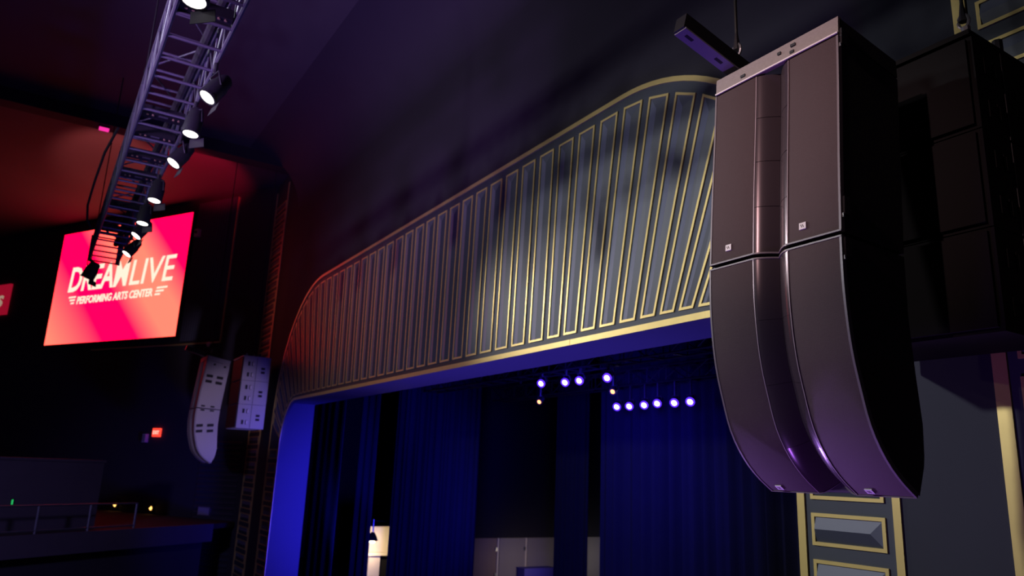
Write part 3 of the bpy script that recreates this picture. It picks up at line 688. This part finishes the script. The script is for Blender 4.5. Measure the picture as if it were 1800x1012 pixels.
# ------------------------------------------------------------------ box seats (balcony) at the far left
B0, B1 = Vector((-19.6, -.6, -1.72)), Vector((-23.6, 4.85, -1.72)); bd = (B1-B0).normalized(); bn = Vector((-bd.y, bd.x, 0)); bn = bn if bn.x < 0 else -bn
B0 = B0-bd*4
bal = MB(); poly = [B0, B1, Vector((-24.6, 5.7, -1.72)), splay(8)+Vector((0, 0, -1.72)), splay(12)+Vector((0,0,-1.72)), B0+bn*10]
bal.prism(poly, (0, 0, -.14)); balo = bal.build('balcony_floor', 'carpet'); tag(balo, 'box seat floor at the far side wall', 'balcony', kind='structure')
m = MB(); L = (B1-B0).length; m.obox((B0+B1)/2+Vector((0, 0, -.22))-bn*.04, bd, bn, (0,0,1), L/2, .05, .24); m.build('fascia', 'balc', balo)
m = MB(); m.obox((B0+B1)/2+Vector((0, 0, -1.0))+bn*.35, bd, bn, (0,0,1), L/2, .1, .55); m.build('under_wall', 'wall', balo)
m = MB(); m.obox((B0+B1)/2+Vector((0, 0, -3.2))+bn*.1, bd, bn, (0,0,1), L/2, .2, 1.7); m.build('lower_wall', 'balc', balo)
# tall parapet block behind the railing
q0, q1 = onZ(165, 927, -1.72), onZ(0, 936, -1.72); qd = (q1-q0).normalized(); qn = Vector((-qd.y, qd.x, 0)); qn = qn if qn.x < 0 else -qn
m = MB(); m.obox(q0+qd*3+qn*.3+Vector((0, 0, .80)), qd, qn, (0,0,1), 3, .3, .80); par = m.build('wall_box_parapet', 'balc'); tag(par, 'violet grey parapet wall behind the box seat railing', 'wall', kind='structure')
m = MB(); m.obox(q0+qd*3+qn*.3+Vector((0, 0, 1.62)), qd, qn, (0,0,1), 3.03, .33, .03); m.build('coping', 'balc', par)
rail = empty('box_railing', (B0+B1)/2, 'dark metal railing along the front of the far box seats', 'railing')
Lr = 9.0
def rp(t, z): return bd*(t)+bn*.12+Vector((0, 0, z))
for z in (.62, .60-.52):
    m = MB(); m.tube([rp(-L/2+.05, z), rp(L/2-2.6, z)], .022, 8); m.build('rail', 'truss', rail)
t = L/2-2.62
while t > -L/2:
    m = MB(); m.tube([rp(t, 0), rp(t, .62)], .03, 8); m.build('post', 'truss', rail); t -= 1.35
dd = ray(20, 882); ip = dd*(q0.dot(qn)/dd.dot(qn))-qn*.0
o = empty('indicator_light', ip, 'tiny green indicator light on the parapet of the box seats', 'lamp')
m = MB(); m.obox(-qn*.012, qd, qn, (0,0,1), .03, .012, .08); m.build('plate', 'blacksteel', o); m = MB(); m.obox(-qn*.028, qd, qn, (0,0,1), .02, .005, .055); m.build('lens', 'ledgreen', o)

# ------------------------------------------------------------------ stage: lights, curtains, backstage
make_truss('stage_truss', 'dark box truss above the stage behind the proscenium', -19, -4.6, 9.04, 9.46, 2.12, 2.5, .6, .022, 'blacksteel')
make_truss('stage_truss', 'dark box truss carrying the even row of six blue stage lights', -19, -4.6, 11.24, 11.6, 2.05, 2.4, .6, .022, 'blacksteel')
for i, (x, y) in enumerate(((951, 674), (993, 672), (1018, 669), (1067, 664))):
    p = onY(x, y, 9.0); make_can('stage_light', 'violet blue light on the front stage truss, %s from the far curtains' % ['first', 'second', 'third', 'fourth'][i], p, (.35, -.75, -.45), .062, .26, 'ledcore', 'blue lights on the front stage truss', 2.0975-p.z, cat='stage light', ringmat='ledhalo')
for i, (x, y) in enumerate(((948, 706), (1077, 688))):
    p = onY(x, y, 9.42); make_can('stage_light', 'small orange stage light, %s' % ['under the first blue light from the far curtains', 'just above the row of six blue lights'][i], p, (.35, -.75, -.45), .052, .2, 'ledorange', 'orange lights on the front stage truss', 2.0975-p.z, cat='stage light')
for i, (x, y) in enumerate(((1084, 715), (1106, 714), (1132, 712), (1155, 709), (1185, 708), (1213, 706))):
    p = onY(x, y, 11.2); make_can('stage_light', 'violet blue light in the even row of six, %s' % ['first at the far end', 'second from the far end', 'third from the far end', 'third from the near end', 'second from the near end', 'last at the near end'][i], p, (.35, -.75, -.45), .066, .28, 'ledcore', 'row of six blue stage lights', 2.0275-p.z, cat='stage light', ringmat='ledhalo')
def curtain(x0, x1, y, z0, z1, label, folds, amp=.08, matn='curtain', seed=0):
    rnd = random.Random(seed); n = folds*8; m = MB(); rows = []
    ph = [rnd.uniform(.6, 1.3) for _ in range(folds+1)]
    f, b = [], []
    for i in range(n+1):
        t = i/n; a = amp*ph[min(folds, int(t*folds))]*math.sin(t*folds*2*PI)+amp*.4*math.sin(t*folds*1.3*PI+seed)
        f.append((x0+(x1-x0)*t, y+a)); b.append((x0+(x1-x0)*t, y+a+.02))
    ring = f+b[::-1]
    m.rings([[(p[0], p[1], z) for p in ring] for z in (z0, (z0+z1)/2, z1)])
    cu = m.build('curtain', matn, None, smooth=True)
    return tag(cu, label, 'curtain')
curtain(-23.6, -21.05, 7.6, -4.48, 4.5, 'dark blue curtain leg hanging right behind the blue jamb', 4, .03, seed=1)
curtain(-23.45, -22.02, 9.0, -4.48, 4.5, 'narrow bright blue lit curtain leg behind the first leg', 3, .06, seed=2)
curtain(-25.1, -19.2, 11.0, -4.48, 4.5, 'wide blue pleated curtain beside the lit backstage gap', 22, .10, seed=3)
curtain(onY(1056, 945, 12.0).x, -4.0, 12.0, -4.48, 4.5, 'broad dark blue pleated curtain behind the near loudspeaker', 34, .09, seed=4)
x0, x1 = onY(975, 945, 13.4).x, onY(1031, 945, 13.4).x
curtain(x0, x1, 13.4, -4.48, 4.5, 'narrow navy curtain between two lit backstage panels', 7, .06, seed=5)
for (y, z, lb) in ((9.04, 2.523, 'front'), (11.24, 2.423, 'rear')):
    for x, e in ((-17.5, 'far end'), (-6, 'near end')):
        hoist(x, y, z, 'thin black hoist cable on the %s of the %s stage truss' % (e, lb), 6.0)
# far side of the stage, seen past the curtains: black masking over a row of panels
XB = -24.0
def Yat(px_, X): return onX(px_, 945, X).y
zt = onX(900, 945, XB).z
m = MB(); m.box(XB-.02, XB+.01, Yat(800, XB), 20.5, zt, 5.9); tag(m.build('masking_cloth', 'blackcurtain'), 'black masking cloth hanging above the lit backstage panels', 'curtain')
def flatp(xa, xb, matn, label, back=0.0):
    X = XB-.05-back; a, b = Yat(xa, X), Yat(xb, X)
    r = empty('backstage_panel', (X, (a+b)/2, -4.5), label, 'panel'); h_ = (b-a)/2
    m = MB(); m.box(-.05, 0, -h_, h_, 0, 4.5+zt-.005); m.build('board', matn, r)
    m = MB(); m.box(0, .03, h_-.06, h_, 0, 4.5+zt-.005); m.build('edge_post', 'cream', r)
    for z in (1.0, 1.85):
        m = MB(); m.box(.0, .045, h_-.13, h_-.06, z, z+.12); m.build('hinge', 'steel', r)
    return r
flatp(790, 877, 'brownflat', 'brown backstage panel beside the wide pleated curtain')
flatp(879, 926, 'flat', 'grey backstage panel with a hinged post, next to the brown one')
flatp(928, 985, 'flat', 'dark grey backstage panel above a blue crate')
flatp(1022, 1062, 'flat', 'narrow pale backstage panel between two dark curtains')
ca, cb, cz = Yat(924, XB+.5), Yat(976, XB+.5), onX(950, 998, XB+.5).z
m = MB(); m.box(XB+.05, XB+.5, ca, cb, -4.5, cz-.03); lg = m.build('crate', 'bluelit'); tag(lg, 'blue lit crate in front of the dark grey backstage panel', 'crate')
m = MB(); m.box(XB+.03, XB+.53, ca-.02, cb+.02, cz-.03, cz); m.build('lid', 'bluelit', lg)
spot('backstage_lamp', (-22.3, 15.4, -3.0), (-24.0, 15.6, -3.1), 22, (1.0, .80, .68), 160, .9, .2)
spot('crate_blue_light', (-21.0, 15.8, -2.6), (-23.5, 16.6, -3.6), 9, (.12, .08, 1.0), 40, .9, .2)
spot('narrow_panel_fill', (-22.6, 18.9, -3.0), (-24.0, 18.95, -2.8), 14, (1.0, .92, .92), 150, .9, .15)  # extra light added to brighten the narrow panel
# lit wing: work lamp over a shelf on the side wall
XW = -27.5
yl = onX(632, 960, XW).y; ya, yb = yl+.31, onX(690, 960, XW).y; zs = onX(655, 970, XW).z; ztop = onX(655, 925, XW).z
m = MB(); m.box(XW-.1, XW, yl, yb+.4, -4.5, ztop); wb = m.build('wing_wall', 'cream'); tag(wb, 'cream backstage wall lit by a work lamp between two curtains', 'wall')
m = MB(); m.box(XW, XW+.3, ya-.3, yb+.3, zs-.10, zs); tag(m.build('shelf', 'cream'), 'bright cream shelf under the work lamp', 'shelf')
pa, pb = onX(644, 980, XW).y, onX(664, 980, XW).y
m = MB(); m.box(XW, XW+.22, pa, pb, -4.5, zs-.10); tag(m.build('pillar', 'cream'), 'cream pillar under the bright shelf', 'pillar')
for e0, e1, lb in ((ya-.3, pa-.02, 'toward the audience'), (pb+.02, yb+.3, 'toward the back of the stage')):
    m = MB(); m.box(XW+.01, XW+.12, e0, e1, -4.5, zs-.11); cb_ = m.build('dark_cabinet', 'blacksteel'); tag(cb_, 'dark cabinet under the bright shelf, on its side '+lb, 'cabinet')
    m = MB(); m.box(XW+.12, XW+.14, (e0+e1)/2-.02, (e0+e1)/2+.02, zs-.6, zs-.45); m.build('handle', 'knob', cb_)
lp = onX(655, 943, XW+.85)
r = empty('work_lamp', lp, 'black work lamp over the lit cream wall between two curtains', 'lamp')
def rg(rad, z): return [(rad*math.cos(k*PI/8), rad*math.sin(k*PI/8), z) for k in range(16)]
m = MB(); m.rings([rg(.20, -.13), rg(.15, .0), rg(.06, .16)]); m.build('shade', 'blacksteel', r)
m = MB(); m.tube([(0,0,.15), (0,0,.60)], .03, 8); m.build('stem', 'steel', r)
m = MB(); m.tube([(-.85,0,.55), (0,0,.55), (.0,.5,.52)], .02, 6); m.build('arm', 'blacksteel', r)
m = MB(); m.tube([(0,0,-.14), (0,0,-.18), (0,0,-.22)], [.07,.10,.04], 12); m.build('bulb', 'warmglow', r)
spot('work_lamp_light', lp+Vector((0, 0, -.24)), (XW, lp.y, lp.z-.5), 110, (1.0, .74, .48), 165, .3, .12)
